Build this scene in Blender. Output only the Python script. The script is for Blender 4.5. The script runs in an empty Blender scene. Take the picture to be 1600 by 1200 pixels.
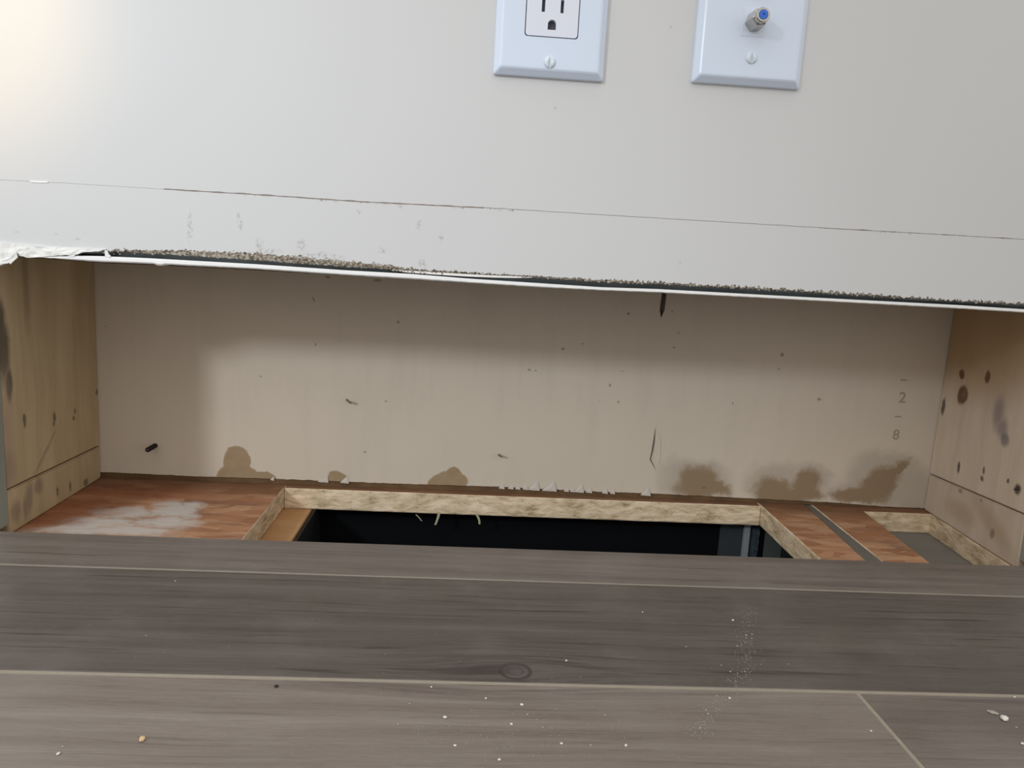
import bpy, bmesh, math, random
from mathutils import Vector, Matrix, noise
random.seed(7)
S = bpy.context.scene
COL = S.collection
# ------------------------------------------------------------------ camera
F = 1200.0
PI_, YA, RO = math.radians(9.434), math.radians(3.351), math.radians(3.218)
CAM = Vector((0, -0.5157, 0.2037))
fw = Vector((math.sin(YA)*math.cos(PI_), math.cos(YA)*math.cos(PI_), -math.sin(PI_)))
r0 = Vector((math.cos(YA), -math.sin(YA), 0)); u0 = r0.cross(fw)
RT = r0*math.cos(RO)+u0*math.sin(RO); UP = u0*math.cos(RO)-r0*math.sin(RO)
cd = bpy.data.cameras.new('camera'); cam = bpy.data.objects.new('camera', cd); COL.objects.link(cam)
cd.sensor_fit = 'HORIZONTAL'; cd.sensor_width = 36; cd.lens = 36*F/1600; cd.clip_start = .01
M4 = Matrix((RT, UP, -fw)).transposed().to_4x4(); M4.translation = CAM
cam.matrix_world = M4; S.camera = cam
S.view_settings.view_transform = 'Standard'; S.view_settings.look = 'None'
S.view_settings.gamma = 1; S.view_settings.exposure = 0.0; S.view_settings.use_curve_mapping = False
# ------------------------------------------------------------------ world, lights
W = bpy.data.worlds.new('room_light'); S.world = W; W.use_nodes = True
bg = W.node_tree.nodes['Background']; bg.inputs[0].default_value = (1, .985, .955, 1); bg.inputs[1].default_value = 0.93


def light(name, kind, loc, target, power, color, **kw):
    d = bpy.data.lights.new(name, kind); o = bpy.data.objects.new(name, d); COL.objects.link(o)
    d.energy = power; d.color = color
    for k, v in kw.items(): setattr(d, k, v)
    o.location = loc; o.rotation_euler = (Vector(target)-Vector(loc)).to_track_quat('-Z', 'Y').to_euler()
    return o


# daylight from the window to the left behind the camera, a soft ceiling bounce, and a spot added to make the warm patch at upper left
light('window_light', 'SPOT', (-1.08, -1.28, 0.79), (-.17, 0, .19), 52, (.84, .92, 1), spot_size=math.radians(28.5), spot_blend=1.0, shadow_soft_size=.10)  # cone edge shaped to imitate the shadow of whoever holds the camera
light('room_bounce', 'AREA', (-0.5, -1.5, 1.5), (0, 0, .1), 4, (1, .975, .95), shape='RECTANGLE', size=1.4, size_y=1.2)
light('warm_patch_spot', 'SPOT', (-.55, -1.0, .85), (-.330, 0, .345), 21, (1, .67, .20), spot_size=math.radians(10.5), spot_blend=.75, shadow_soft_size=.03)

# ------------------------------------------------------------------ measured planes
def ray(x, y): return fw+RT*((x-800)/F)-UP*((y-600)/F)
def onX(x, y, v): d = ray(x, y); return CAM+d*((v-CAM.x)/d.x)
def onY(x, y, v): d = ray(x, y); return CAM+d*((v-CAM.y)/d.y)
def onZ(x, y, v): d = ray(x, y); return CAM+d*((v-CAM.z)/d.z)
YS = .0127            # back face of the front drywall = front of the studs
YB = .1524            # face of the drywall at the back of the bay
ZS = -.008            # top of the subfloor
OT = .0185            # subfloor thickness
XL0, XL1 = -.3148, -.317
XR0, XR1 = .4196, .4305

# ------------------------------------------------------------------ material helpers
class Mat:
    def __init__(s, name, rough=.6, spec=.3, metal=0):
        s.m = bpy.data.materials.new(name); s.m.use_nodes = True; s.t = s.m.node_tree; s.N = s.t.nodes
        s.b = s.N['Principled BSDF']; s.b.inputs['Roughness'].default_value = rough
        s.b.inputs['Specular IOR Level'].default_value = spec; s.b.inputs['Metallic'].default_value = metal
        s.tc = s.N.new('ShaderNodeTexCoord'); s.obj = s.tc.outputs['Object']
    def lk(s, a, b):
        if isinstance(a, (int, float)): b.default_value = a
        elif isinstance(a, tuple): b.default_value = (*a, 1) if len(b.default_value) == 4 and len(a) == 3 else a
        else: s.t.links.new(a, b)
    def math(s, op, a, b=0.0, c=None, clamp=False):
        n = s.N.new('ShaderNodeMath'); n.operation = op; n.use_clamp = clamp
        s.lk(a, n.inputs[0]); s.lk(b, n.inputs[1])
        if c is not None: s.lk(c, n.inputs[2])
        return n.outputs[0]
    def vmath(s, op, a, b=None, o=0):
        n = s.N.new('ShaderNodeVectorMath'); n.operation = op; s.lk(a, n.inputs[0])
        if b is not None: s.lk(b, n.inputs[1])
        return n.outputs[o]
    def scale(s, v, k): return s.vmath('MULTIPLY', v, tuple(k))
    def map(s, v, loc=(0, 0, 0), rot=(0, 0, 0), sc=(1, 1, 1)):
        n = s.N.new('ShaderNodeMapping'); s.lk(v, n.inputs[0]); n.inputs[1].default_value = loc
        n.inputs[2].default_value = rot; n.inputs[3].default_value = sc; return n.outputs[0]
    def noise(s, v, sc, det=4, rough=.55, dist=0, col=False):
        n = s.N.new('ShaderNodeTexNoise'); s.lk(v, n.inputs['Vector']); n.inputs['Scale'].default_value = sc
        n.inputs['Detail'].default_value = det; n.inputs['Roughness'].default_value = rough; n.inputs['Distortion'].default_value = dist
        return n.outputs['Color' if col else 0]
    def voro(s, v, sc, feat='F1', out='Distance'):
        n = s.N.new('ShaderNodeTexVoronoi'); n.feature = feat; s.lk(v, n.inputs['Vector']); n.inputs['Scale'].default_value = sc
        return n.outputs[out]
    def rng(s, v, a, b, c=0.0, d=1.0):
        n = s.N.new('ShaderNodeMapRange'); n.interpolation_type = 'SMOOTHSTEP'; s.lk(v, n.inputs[0])
        for i, x in enumerate((a, b, c, d)): n.inputs[i+1].default_value = x
        return n.outputs[0]
    def mix(s, f, a, b, mode='MIX'):
        n = s.N.new('ShaderNodeMix'); n.data_type = 'RGBA'; n.blend_type = mode; s.lk(f, n.inputs[0]); s.lk(a, n.inputs[6]); s.lk(b, n.inputs[7])
        return n.outputs[2]
    def ramp(s, v, stops):
        n = s.N.new('ShaderNodeValToRGB'); s.lk(v, n.inputs[0]); e = n.color_ramp.elements
        while len(e) < len(stops): e.new(.5)
        for k, (p, c) in zip(e, stops): k.position = p; k.color = (*c, 1)
        return n.outputs[0]
    def warp(s, v, sc, amt, det=4):
        c = s.noise(v, sc, det, .6, col=True); c = s.vmath('SUBTRACT', c, (.5, .5, .5)); return s.vmath('ADD', v, s.scale(c, (amt,)*3))
    def blobs(s, v, lst, soft=.3):
        """lst of (centre, (rx,ry,rz), angle about Y or Z axis, axis); 1 inside an ellipsoid, 0 outside"""
        out = None
        for c, r, ang, ax in lst:
            rot = (0, ang, 0) if ax == 'Y' else ((0, 0, ang) if ax == 'Z' else (ang, 0, 0))
            p = s.vmath('SUBTRACT', v, tuple(c)); p = s.map(p, rot=rot); p = s.vmath('DIVIDE', p, tuple(r))
            m = s.rng(s.vmath('LENGTH', p, o=1), 1-soft, 1+soft, 1.0, 0.0)
            out = m if out is None else s.math('MAXIMUM', out, m)
        return out
    def bump(s, h, strength=.3, dist=.001):
        n = s.N.new('ShaderNodeBump'); n.inputs['Strength'].default_value = strength; n.inputs['Distance'].default_value = dist
        s.lk(h, n.inputs['Height']); s.t.links.new(n.outputs[0], s.b.inputs['Normal'])
    def done(s, col): s.lk(col, s.b.inputs['Base Color']); return s.m


def plain(name, col, rough=.5, spec=.4, metal=0, var=.06, sc=60):
    m = Mat(name, rough, spec, metal)
    n = m.noise(m.obj, sc, 3)
    return m.done(m.mix(n, tuple(c*(1-var) for c in col), tuple(min(1, c*(1+var)) for c in col)))


# ------------------------------------------------------------------ mesh helpers
def link(name, me, mats, parent=None, loc=None):
    o = bpy.data.objects.new(name, me); COL.objects.link(o)
    if loc is not None: o.location = loc
    for m in (mats if isinstance(mats, (list, tuple)) else [mats]): me.materials.append(m)
    if parent: o.parent = parent
    return o
def from_bm(name, bm, mats, parent=None, loc=None, smooth=False):
    bmesh.ops.recalc_face_normals(bm, faces=bm.faces)
    me = bpy.data.meshes.new(name); bm.to_mesh(me); bm.free()
    if smooth:
        for p in me.polygons: p.use_smooth = True
    return link(name, me, mats, parent, loc)
def tag(o, label=None, cat=None, group=None, kind=None):
    if label: o['label'] = label
    if cat: o['category'] = cat
    if group: o['group'] = group
    if kind: o['kind'] = kind
    return o
def empty(name, loc, label, cat, group=None):
    o = bpy.data.objects.new(name, None); COL.objects.link(o); o.location = loc; o.empty_display_size = .01
    return tag(o, label, cat, group)
def prism(bm, pts, up, org=Vector()):
    """closed prism: polygon pts (world), extruded by vector up"""
    a = [bm.verts.new(Vector(p)-org) for p in pts]; b = [bm.verts.new(Vector(p)+Vector(up)-org) for p in pts]
    n = len(pts); bm.faces.new(a[::-1]); bm.faces.new(b)
    for i in range(n): bm.faces.new((a[i], a[(i+1) % n], b[(i+1) % n], b[i]))
    return bm
def box(bm, x0, x1, y0, y1, z0, z1, org=Vector()):
    return prism(bm, [(x0, y0, z0), (x1, y0, z0), (x1, y1, z0), (x0, y1, z0)], (0, 0, z1-z0), org)
def bev(bm, w, seg=2):
    bmesh.ops.bevel(bm, geom=list(bm.edges), offset=w, segments=seg, affect='EDGES', profile=.5, clamp_overlap=True)
    return bm
def lathe(bm, prof, org, ax, n=20, rot=0.0):
    """rings (t, r) along axis ax from org"""
    ax = Vector(ax).normalized(); q = ax.to_track_quat('Z', 'Y'); rings = []
    for t, r in prof:
        if r <= 0: rings.append([bm.verts.new(Vector(org)+ax*t)]); continue
        rings.append([bm.verts.new(Vector(org)+ax*t+q @ Vector((r*math.cos(rot+2*math.pi*i/n), r*math.sin(rot+2*math.pi*i/n), 0))) for i in range(n)])
    for a, b in zip(rings, rings[1:]):
        for i in range(n):
            j = (i+1) % n
            if len(a) == 1: bm.faces.new((a[0], b[j], b[i]))
            elif len(b) == 1: bm.faces.new((a[i], a[j], b[0]))
            else: bm.faces.new((a[i], a[j], b[j], b[i]))
    if len(rings[0]) > 1: bm.faces.new(rings[0][::-1])
    if len(rings[-1]) > 1: bm.faces.new(rings[-1])
    return bm
def boolcut(o, bm_cut):
    me = bpy.data.meshes.new('cutter'); bmesh.ops.recalc_face_normals(bm_cut, faces=bm_cut.faces); bm_cut.to_mesh(me); bm_cut.free()
    c = bpy.data.objects.new('cutter', me); COL.objects.link(c); c.matrix_world = Matrix.Translation(o.location+(o.parent.location if o.parent else Vector()))
    bpy.context.view_layer.update()
    md = o.modifiers.new('b', 'BOOLEAN'); md.object = c; md.operation = 'DIFFERENCE'; md.solver = 'EXACT'
    dg = bpy.context.evaluated_depsgraph_get(); new = bpy.data.meshes.new_from_object(o.evaluated_get(dg))
    o.modifiers.clear(); o.data = new; bpy.data.objects.remove(c); return o
def nz(*a): return noise.noise(Vector(a))

# ------------------------------------------------------------------ materials
def mat_wall():
    m = Mat('wall_paint', .42, .35)
    p = m.obj
    n = m.noise(p, 3, 3); c = m.mix(n, (.605, .605, .605), (.65, .65, .65))
    # grime left along the bottom of the bare strip
    pts = [(405, 383, 5, 9), (470, 383, 7, 7), (375, 352, 4, 8), (420, 392, 16, 4), (297, 355, 3, 20), (372, 340, 3, 5), (597, 391, 5, 4), (660, 410, 6, 7), (655, 352, 4, 7), (690, 372, 3, 5),
           (560, 332, 3, 4), (625, 322, 3, 3), (24, 361, 3, 2), (120, 372, 4, 2), (136, 366, 3, 2), (88, 365, 2, 2), (1062, 411, 3, 3), (868, 170, 3, 2), (1046, 43, 2, 3), (500, 400, 30, 4)]
    w = m.warp(p, 160, .006)
    bl = m.blobs(w, [(onY(x, y, 0), (rx/2400, .02, ry/2400), 0, 'Y') for x, y, rx, ry in pts], .7)
    g = m.math('MULTIPLY', bl, m.rng(m.noise(p, 500, 2), .42, .6)); g = m.math('MULTIPLY', g, .55)
    c = m.mix(g, c, (.33, .31, .28))
    m.bump(m.noise(p, 450, 3), .06, .0006)
    return m.done(c)
def mat_gypsum():
    m = Mat('broken_gypsum', .95, .1)
    n = m.noise(m.obj, 420, 3, .7); c = m.ramp(n, [(.32, (.07, .055, .04)), (.45, (.30, .25, .19)), (.58, (.52, .47, .40)), (.72, (.75, .72, .68))])
    m.bump(n, .8, .001); return m.done(c)
def mat_backpaper():
    m = Mat('drywall_backing_paper', .92, .12)
    p = m.obj
    c = m.mix(m.noise(p, 9, 4), (.575, .495, .40), (.635, .55, .45))
    c = m.mix(m.math('MULTIPLY', m.rng(m.noise(m.scale(p, (1, 1, .15)), 60, 4), .45, .7), .12), c, (.42, .37, .31))
    def bs(lst): return [(onY(x, y, YB), (rx/1800, .03, ry/1800), math.radians(a), 'Y') for x, y, rx, ry, a in lst]
    sh = m.warp(p, 70, .007, 3)
    hard = m.blobs(sh, bs([(370, 722, 21, 27, 5), (372, 748, 36, 24, 0), (405, 752, 30, 17, 0), (528, 752, 16, 18, 20), (700, 753, 33, 18, 8), (709, 742, 14, 12, 0)]), .06)
    brown = m.mix(m.noise(p, 120, 3), (.29, .20, .115), (.39, .285, .175))
    c = m.mix(hard, c, brown)
    wf = m.warp(m.warp(p, 150, .006, 4), 40, .024, 4)
    pale = m.blobs(wf, bs([(1085, 748, 56, 34, 0), (1225, 755, 62, 36, 0), (1265, 755, 34, 34, 0), (1385, 750, 62, 46, -20), (1430, 770, 30, 40, 0), (1350, 768, 60, 24, 0)]), .35)
    c = m.mix(m.math('MULTIPLY', pale, .55), c, (.36, .30, .235))
    soft = m.blobs(wf, bs([(1088, 755, 34, 30, 0), (1100, 765, 44, 16, 0), (1212, 765, 34, 22, 0), (1262, 758, 22, 26, 0), (1240, 775, 54, 14, 0), (1375, 756, 34, 26, 45), (1400, 738, 8, 24, -35), (1335, 775, 38, 16, 0)]), .3)
    c = m.mix(m.math('MULTIPLY', soft, .9), c, (.27, .185, .105))
    # nail pricks and scuffs
    sp = [(622, 503, 4, 3, 0), (603, 627, 3, 2, 0), (953, 602, 3, 4, 0), (880, 545, 4, 3, 0), (910, 537, 3, 2, 0), (827, 578, 4, 3, 0), (837, 579, 2, 2, 0), (982, 490, 4, 3, 0), (1222, 554, 5, 5, 0), (1217, 577, 3, 2, 0),
          (1280, 624, 5, 4, 0), (966, 628, 3, 3, 0), (490, 468, 2, 7, 20), (493, 538, 2, 4, 0), (1060, 520, 3, 2, 0), (1053, 543, 3, 2, 0), (570, 706, 4, 2, 10), (407, 588, 3, 2, 0), (1050, 487, 2, 3, 0), (972, 580, 2, 2, 0),
          (590, 438, 9, 3, 0), (512, 433, 7, 3, 0), (1474, 636, 4, 9, 0), (1462, 768, 6, 20, 0), (1147, 790, 3, 3, 0), (936, 627, 1.5, 1.5, 0), (165, 510, 2, 2, 0), (1100, 762, 4, 4, 0), (1145, 630, 2, 3, 0)]
    s = m.blobs(m.warp(p, 300, .0012, 2), bs([(x, y, rx*.62, ry*.62, a) for x, y, rx, ry, a in sp]), .5)
    c = m.mix(m.math('MULTIPLY', s, .62), c, (.16, .125, .09))
    m.bump(m.noise(p, 220, 4), .12, .0008)
    return m.done(c)
def mat_floor(name='dark_plank', k=1.0, streak=.5):
    m = Mat(name, .50, .35)
    p = m.obj
    K = onZ(805, 1049, 0)   # the knot
    d = m.vmath('SUBTRACT', p, (K.x, K.y, 0)); d = m.vmath('DIVIDE', d, (.045, .016, 1)); L = m.vmath('LENGTH', d, o=1)
    near = m.math('POWER', 2.718, m.math('MULTIPLY', m.math('MULTIPLY', L, L), -.55))
    # grain bows around the knot: y is pushed away from it
    sx = m.N.new('ShaderNodeSeparateXYZ'); m.lk(p, sx.inputs[0])
    dy = m.math('SUBTRACT', sx.outputs[1], K.y)
    yy = m.math('SUBTRACT', sx.outputs[1], m.math('MULTIPLY', m.math('MULTIPLY', near, .75), dy))
    rnd = m.N.new('ShaderNodeObjectInfo').outputs['Random']
    cx = m.N.new('ShaderNodeCombineXYZ'); m.lk(sx.outputs[0], cx.inputs[0]); m.lk(yy, cx.inputs[1]); m.lk(m.math('MULTIPLY', rnd, 9.0), cx.inputs[2]); q = cx.outputs[0]
    q = m.warp(q, 6, .006, 2)
    a = m.noise(m.scale(q, (5, 105, 1)), 1, 6, .62)
    b = m.math('ADD', m.math('MULTIPLY', m.noise(m.scale(q, (30, 800, 1)), 1, 4, .7), .6), m.math('MULTIPLY', m.noise(m.scale(q, (160, 1500, 1)), 1, 2, .6), .4))
    e = m.noise(m.scale(q, (1.6, 24, 1)), 1, 3, .5)
    v = m.math('ADD', m.math('MULTIPLY', a, .55), m.math('ADD', m.math('MULTIPLY', b, .42), m.math('MULTIPLY', e, .28)))
    c = m.ramp(v, [(.42, (.105, .084, .072)), (.54, (.158, .131, .112)), (.64, (.185, .156, .134)), (.78, (.235, .203, .178))])
    dk = m.math('MULTIPLY', m.rng(m.noise(m.scale(q, (9, 300, 1)), 1.0, 4, .6, .3), .56, .70), streak)
    c = m.mix(dk, c, (.070, .055, .048))
    c = m.mix(1.0, c, (k, k, k), 'MULTIPLY')
    # knot: dark rings round a paler heart
    dk2 = m.vmath('DIVIDE', m.vmath('SUBTRACT', m.warp(p, 60, .003), (K.x, K.y, 0)), (.0080, .0072, 1)); Lk = m.vmath('LENGTH', dk2, o=1)
    ring = m.math('MULTIPLY', m.rng(Lk, .7, .92), m.rng(Lk, .98, 1.15, 1, 0)); ring2 = m.math('MULTIPLY', m.rng(Lk, .35, .5), m.rng(Lk, .5, .65, 1, 0))
    c = m.mix(m.rng(Lk, .9, 1.15, .45, 0), c, (.13, .105, .095)); c = m.mix(m.math('MULTIPLY', m.math('MULTIPLY', near, m.rng(m.noise(m.scale(q, (14, 330, 1)), 1, 3, .5), .42, .60)), .8), c, (.045, .037, .034)); c = m.mix(m.math('MULTIPLY', m.math('ADD', ring, m.math('MULTIPLY', ring2, .6)), .85), c, (.045, .038, .034))
    # dry dust film
    c = m.mix(m.math('MULTIPLY', m.rng(m.noise(p, 14, 4), .45, .75), .14), c, (.36, .33, .30))
    m.bump(m.math('ADD', a, b), .25, .0006)
    m.lk(m.rng(m.noise(p, 20, 3), .3, .7, .42, .6), m.b.inputs['Roughness'])
    return m.done(c)
def mat_osb(name, kind, smear=False):
    """pressed strand board: 'top' face is stained red-brown, 'edge' is the pale sawn edge"""
    m = Mat(name, .8, .2); p = m.obj
    if kind == 'edge':
        q = m.warp(p, 60, .006, 3); n = m.noise(m.scale(q, (60, 60, 190)), 1, 5, .65)
        c = m.ramp(n, [(.28, (.28, .19, .10)), (.40, (.58, .455, .29)), (.6, (.84, .67, .48)), (.75, (.88, .76, .59))])
        k = m.rng(m.voro(m.scale(q, (1, 1, 2)), 110), .0, .18, 1, 0); c = m.mix(m.math('MULTIPLY', k, .6), c, (.16, .10, .05))
        m.bump(n, .8, .002); return m.done(c)
    q = m.warp(p, 25, .02, 3)
    col = m.voro(m.map(q, rot=(0, 0, .5), sc=(1, 2.6, 1)), 42, 'F1', 'Color')
    sp = m.N.new('ShaderNodeSeparateColor'); m.lk(col, sp.inputs[0])
    c = m.ramp(sp.outputs[0], [(.0, (.37, .175, .09)), (.35, (.45, .22, .115)), (.65, (.50, .265, .145)), (1, (.57, .335, .195))])
    n = m.noise(m.map(q, rot=(0, 0, .5), sc=(30, 160, 1)), 1, 4, .6); c = m.mix(m.math('MULTIPLY', m.rng(n, .45, .75), .45), c, (.25, .10, .05)); n3 = m.noise(m.map(p, rot=(0, 0, .4), sc=(14, 50, 1)), 1, 5, .6, .6); c = m.mix(m.math('MULTIPLY', m.rng(n3, .52, .66), .5), c, (.22, .12, .085)); c = m.mix(m.math('MULTIPLY', m.rng(n3, .30, .42, 1, 0), .4), c, (.70, .46, .28))
    # darker band against the back wall
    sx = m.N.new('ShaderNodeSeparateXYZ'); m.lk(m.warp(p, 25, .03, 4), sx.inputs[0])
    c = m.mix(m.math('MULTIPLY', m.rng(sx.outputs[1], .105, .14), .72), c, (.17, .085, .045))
    if smear:
        bl = [(onZ(x, y, ZS), (rx/2000, ry/900, .05), math.radians(a), 'Z') for x, y, rx, ry, a in
              [(180, 822, 100, 16, 0), (130, 830, 90, 14, 0), (200, 800, 60, 9, 10), (268, 798, 30, 24, -40), (240, 818, 60, 12, 0), (160, 812, 70, 12, 0), (300, 790, 24, 12, -30)]]
        k = m.blobs(m.warp(p, 30, .045, 5), bl, .3); k = m.math('MULTIPLY', k, m.rng(m.noise(m.scale(p, (22, 60, 1)), 1, 5), .28, .5))
        c = m.mix(m.math('MULTIPLY', k, .9), c, (.62, .57, .52))
        red = m.blobs(m.warp(p, 40, .02, 4), [(onZ(110, 795, ZS), (.07, .035, .05), math.radians(-45), 'Z'), (onZ(210, 770, ZS), (.07, .022, .05), 0, 'Z')], .5)
        c = m.mix(m.math('MULTIPLY', red, .6), c, (.26, .075, .03))
    m.bump(m.math('ADD', n, sp.outputs[0]), .5, .0012)
    return m.done(c)
def mat_wood(name, dark, light_, marks, stain=None, grain=(.10, .16)):
    """sawn pine, grain running up the board; marks: (centre, radii, rgb, strength, soft)"""
    m = Mat(name, .75, .25); p = m.obj
    q = m.warp(p, 8, .03, 3)
    n = m.noise(m.scale(q, (20, 55, 5)), 1, 5, .55); c = m.mix(m.rng(n, .25, .8), dark, light_)
    n2 = m.noise(m.scale(q, (1, 420, 9)), 1, 3, .6); c = m.mix(m.math('MULTIPLY', m.rng(n2, .5, .8), grain[0]), c, tuple(k*.45 for k in dark))
    w = m.warp(p, 120, .004, 4)
    for lst, colr, stg, soft in marks:
        k = m.blobs(w, lst, soft); c = m.mix(m.math('MULTIPLY', k, stg), c, colr)
    m.bump(n, .25, .0012)
    return m.done(c)

MW = mat_wall(); MG = mat_gypsum(); MBP = mat_backpaper(); MF = mat_floor(); MFD = mat_floor('dark_plank_streaky', .66, .75); MFL = mat_floor('dark_plank_pale', 1.32, .35)
OSBT = mat_osb('strand_board_face', 'top'); OSBS = mat_osb('strand_board_face_smeared', 'top', True); OSBE = mat_osb('strand_board_sawn_edge', 'edge')
PAPER = plain('torn_white_paper', (.80, .79, .77), .8, .2); PAPERB = plain('score_paper_shade', (.42, .36, .32), .9, .1, var=.5, sc=300)  # score line paper is darkened to stand in for the groove's shade
GROUT = plain('beige_grout', (.36, .315, .25), .9, .1, var=.12, sc=200)
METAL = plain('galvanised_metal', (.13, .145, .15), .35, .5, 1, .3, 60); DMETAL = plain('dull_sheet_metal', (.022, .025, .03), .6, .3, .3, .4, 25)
LIP = plain('white_edge_paint', (.86, .86, .85), .35, .45, var=.05, sc=90)
PLATE = plain('glossy_white_plastic', (.67, .75, .88), .22, .5, var=.005); RECEP = plain('satin_white_plastic', (.72, .75, .84), .35, .5, var=.005)
SCREWW = plain('white_painted_screw', (.68, .76, .82), .25, .5, var=.01)
DARK = plain('dark_slot', (.07, .07, .085), .6, .3); CHROME = plain('nickel_plate', (.50, .46, .42), .14, .5, 1, .05); BLUE = plain('blue_insert', (.03, .14, .62), .35, .5)
STEEL = plain('dark_screw_steel', (.045, .035, .03), .4, .5, .5, .3, 300); NAILM = plain('dull_nail_steel', (.34, .30, .26), .4, .5, .6, .2, 300)
CRUMB = plain('plaster_crumb', (.78, .74, .68), .9, .1); INK = plain('faded_ink', (.35, .31, .25), .9, .1)
SLAB = plain('grey_slab', (.27, .255, .23), .85, .2, var=.15, sc=40); CUT = plain('cut_drywall_edge', (.30, .31, .27), .85, .2, var=.25, sc=30); GAP = plain('grey_joint_sealant', (.17, .155, .135), .7, .3, var=.2, sc=120)
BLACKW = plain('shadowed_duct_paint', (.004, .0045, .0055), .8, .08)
DBROWN = plain('dark_sill_wood', (.13, .075, .035), .8, .2, var=.6, sc=50)

# ------------------------------------------------------------------ front wall: drywall with the baseboard strip scored and cut away
def interp(tab, x):
    for (a, b), (c, d) in zip(tab, tab[1:]):
        if x <= c: return b+(d-b)*(x-a)/(c-a)
    return tab[-1][1]
SCORE = [(0, 281), (100, 286), (297, 298), (400, 304), (560, 315), (800, 327), (980, 338), (1150, 348), (1300, 357), (1480, 367), (1600, 374)]
FACE = [(0, 404), (60, 397), (165, 391), (300, 392), (400, 396), (540, 409), (600, 414), (632, 420), (740, 426.5), (840, 432), (940, 438), (1030, 442), (1250, 454), (1500, 470), (1600, 475)]
GYPB = [(0, 402), (60, 396), (165, 392), (240, 397), (300, 400), (400, 406.5), (540, 417), (635, 422), (660, 422), (840, 434), (900, 438), (940, 441), (1030, 444), (1250, 456), (1500, 471), (1600, 476)]
def px_to_xz(tab): return [(onY(x, y, 0).x, onY(x, y, 0).z) for x, y in tab]
sc_t, fa_t, gy_t = px_to_xz(SCORE), px_to_xz(FACE), px_to_xz(GYPB)
XO0, XO1 = XL0, .4202      # opening in the drywall
def build_wall():
    bm = bmesh.new(); cols = []; X = XO0; top = .62
    xs = []
    while X < XO1: xs.append(X); X += random.uniform(.0006, .0013)
    xs.append(XO1)
    for X in xs:
        s = interp(sc_t, X)+.00015*nz(X*90, 3, 1); fz = interp(fa_t, X); px = 800+X*2400
        jag = .0007*nz(X*400, 0, 5)+.0005*nz(X*1500, 1, 5)
        if X > .02: jag += random.choice((0, 0, .0007, -.0006, .0012))*min(1, (X-.02)*12)
        elif X > -.26: jag += random.uniform(-.0006, .0006)
        gw = (.0002+.0005*max(0, nz(X*130, 7, 2)+.25)) if -.20 < X < .02 else (.00018+.0004*max(0, nz(X*90, 7, 2))*(X > .2))
        if X < -.2: gw = .00006
        cut = fz+jag
        prof = [(0, top), (0, s+gw), (.0007, s+gw*.3), (.0007, s-gw*.3), (.0001, s-gw), (.0001, cut+.0002), (.0011, cut+.0006), (YS, cut+.0025), (YS, top)]
        cols.append([bm.verts.new((X, y, z)) for y, z in prof])
    for a, b in zip(cols, cols[1:]):
        n = len(a)
        for i in range(n):
            j = (i+1) % n; f = bm.faces.new((a[i], a[j], b[j], b[i]))
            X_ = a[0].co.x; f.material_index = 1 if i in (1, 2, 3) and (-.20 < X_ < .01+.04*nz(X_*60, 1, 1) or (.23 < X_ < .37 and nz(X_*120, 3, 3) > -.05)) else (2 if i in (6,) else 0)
            if i == 5: f.material_index = 0
    bm.faces.new(cols[0]); bm.faces.new(cols[-1][::-1])
    # solid drywall to the left and right of the opening, down to the floor
    n0 = len(bm.faces)
    box(bm, -1.0, XO0, 0, YS, .0, top); box(bm, XO1, 1.2, 0, YS, .0, top)
    bm.faces.ensure_lookup_table()
    for f in bm.faces[n0:]:
        c = f.calc_center_median()
        if abs(c.x-XO0) < 1e-4 or abs(c.x-XO1) < 1e-4: f.material_index = 3
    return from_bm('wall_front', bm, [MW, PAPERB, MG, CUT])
wall = tag(build_wall(), kind='structure')

# broken gypsum core showing below the paper, with crumbs
bm = bmesh.new(); cols = []; X = onY(168, 392, 0).x
while X < XO1-.001:
    zf = interp(fa_t, X)+.0010; zb = min(interp(gy_t, X), zf-.0008)+.0005*nz(X*500, 2, 9)+random.uniform(-.0004, .0004)
    cols.append([bm.verts.new((X, y, z)) for y, z in ((.0004, zf), (.0004+random.uniform(0, .0007), (zf+zb)/2+random.uniform(-.0003, .0003)), (.0014+random.uniform(0, .001), zb), (.0110, zb+.001), (.0110, zf+.001))])
    X += random.uniform(.0006, .0012)
for a, b in zip(cols, cols[1:]):
    for i in range(5): bm.faces.new((a[i], a[(i+1) % 5], b[(i+1) % 5], b[i]))
tag(from_bm('gypsum_core', bm, MG, wall), 'crumbling cut edge of the drywall core')
bm = bmesh.new()
for k in range(520):
    X = random.choice((random.uniform(-.24, -.03), random.uniform(-.12, -.04), random.uniform(-.1, .41)))
    z = interp(fa_t, X)-random.uniform(-.0012, .0012 if X > .0 else .0025); s = random.uniform(.0002, .0007)
    m_ = Matrix.Translation((X, random.uniform(-.0002, .0006), z)) @ Matrix.Rotation(random.random()*6, 4, 'Y') @ Matrix.Diagonal((s, s*.5, s*random.uniform(.6, 1.8), 1))
    bmesh.ops.create_icosphere(bm, subdivisions=1, radius=1, matrix=m_)
tag(from_bm('gypsum_crumbs', bm, MG, wall), kind='stuff')
# paint flakes along the score line
bm = bmesh.new()
for k in range(90):
    X = random.uniform(-.19, .03) if k < 70 else random.uniform(.24, .36); z = interp(sc_t, X)-random.uniform(-.0002, .0008); s = random.uniform(.0003, .0008)
    a = [bm.verts.new((X+s*random.uniform(-1.6, 1.6), random.uniform(-.0006, -.0001), z+s*random.uniform(-.6, .6))) for _ in range(3)]; a.append(bm.verts.new((X, .0001, z)))
    for t in ((0, 1, 2), (0, 1, 3), (1, 2, 3), (0, 2, 3)): bm.faces.new([a[i] for i in t])
tag(from_bm('paint_flakes', bm, PAPERB, wall), kind='stuff')

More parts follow.
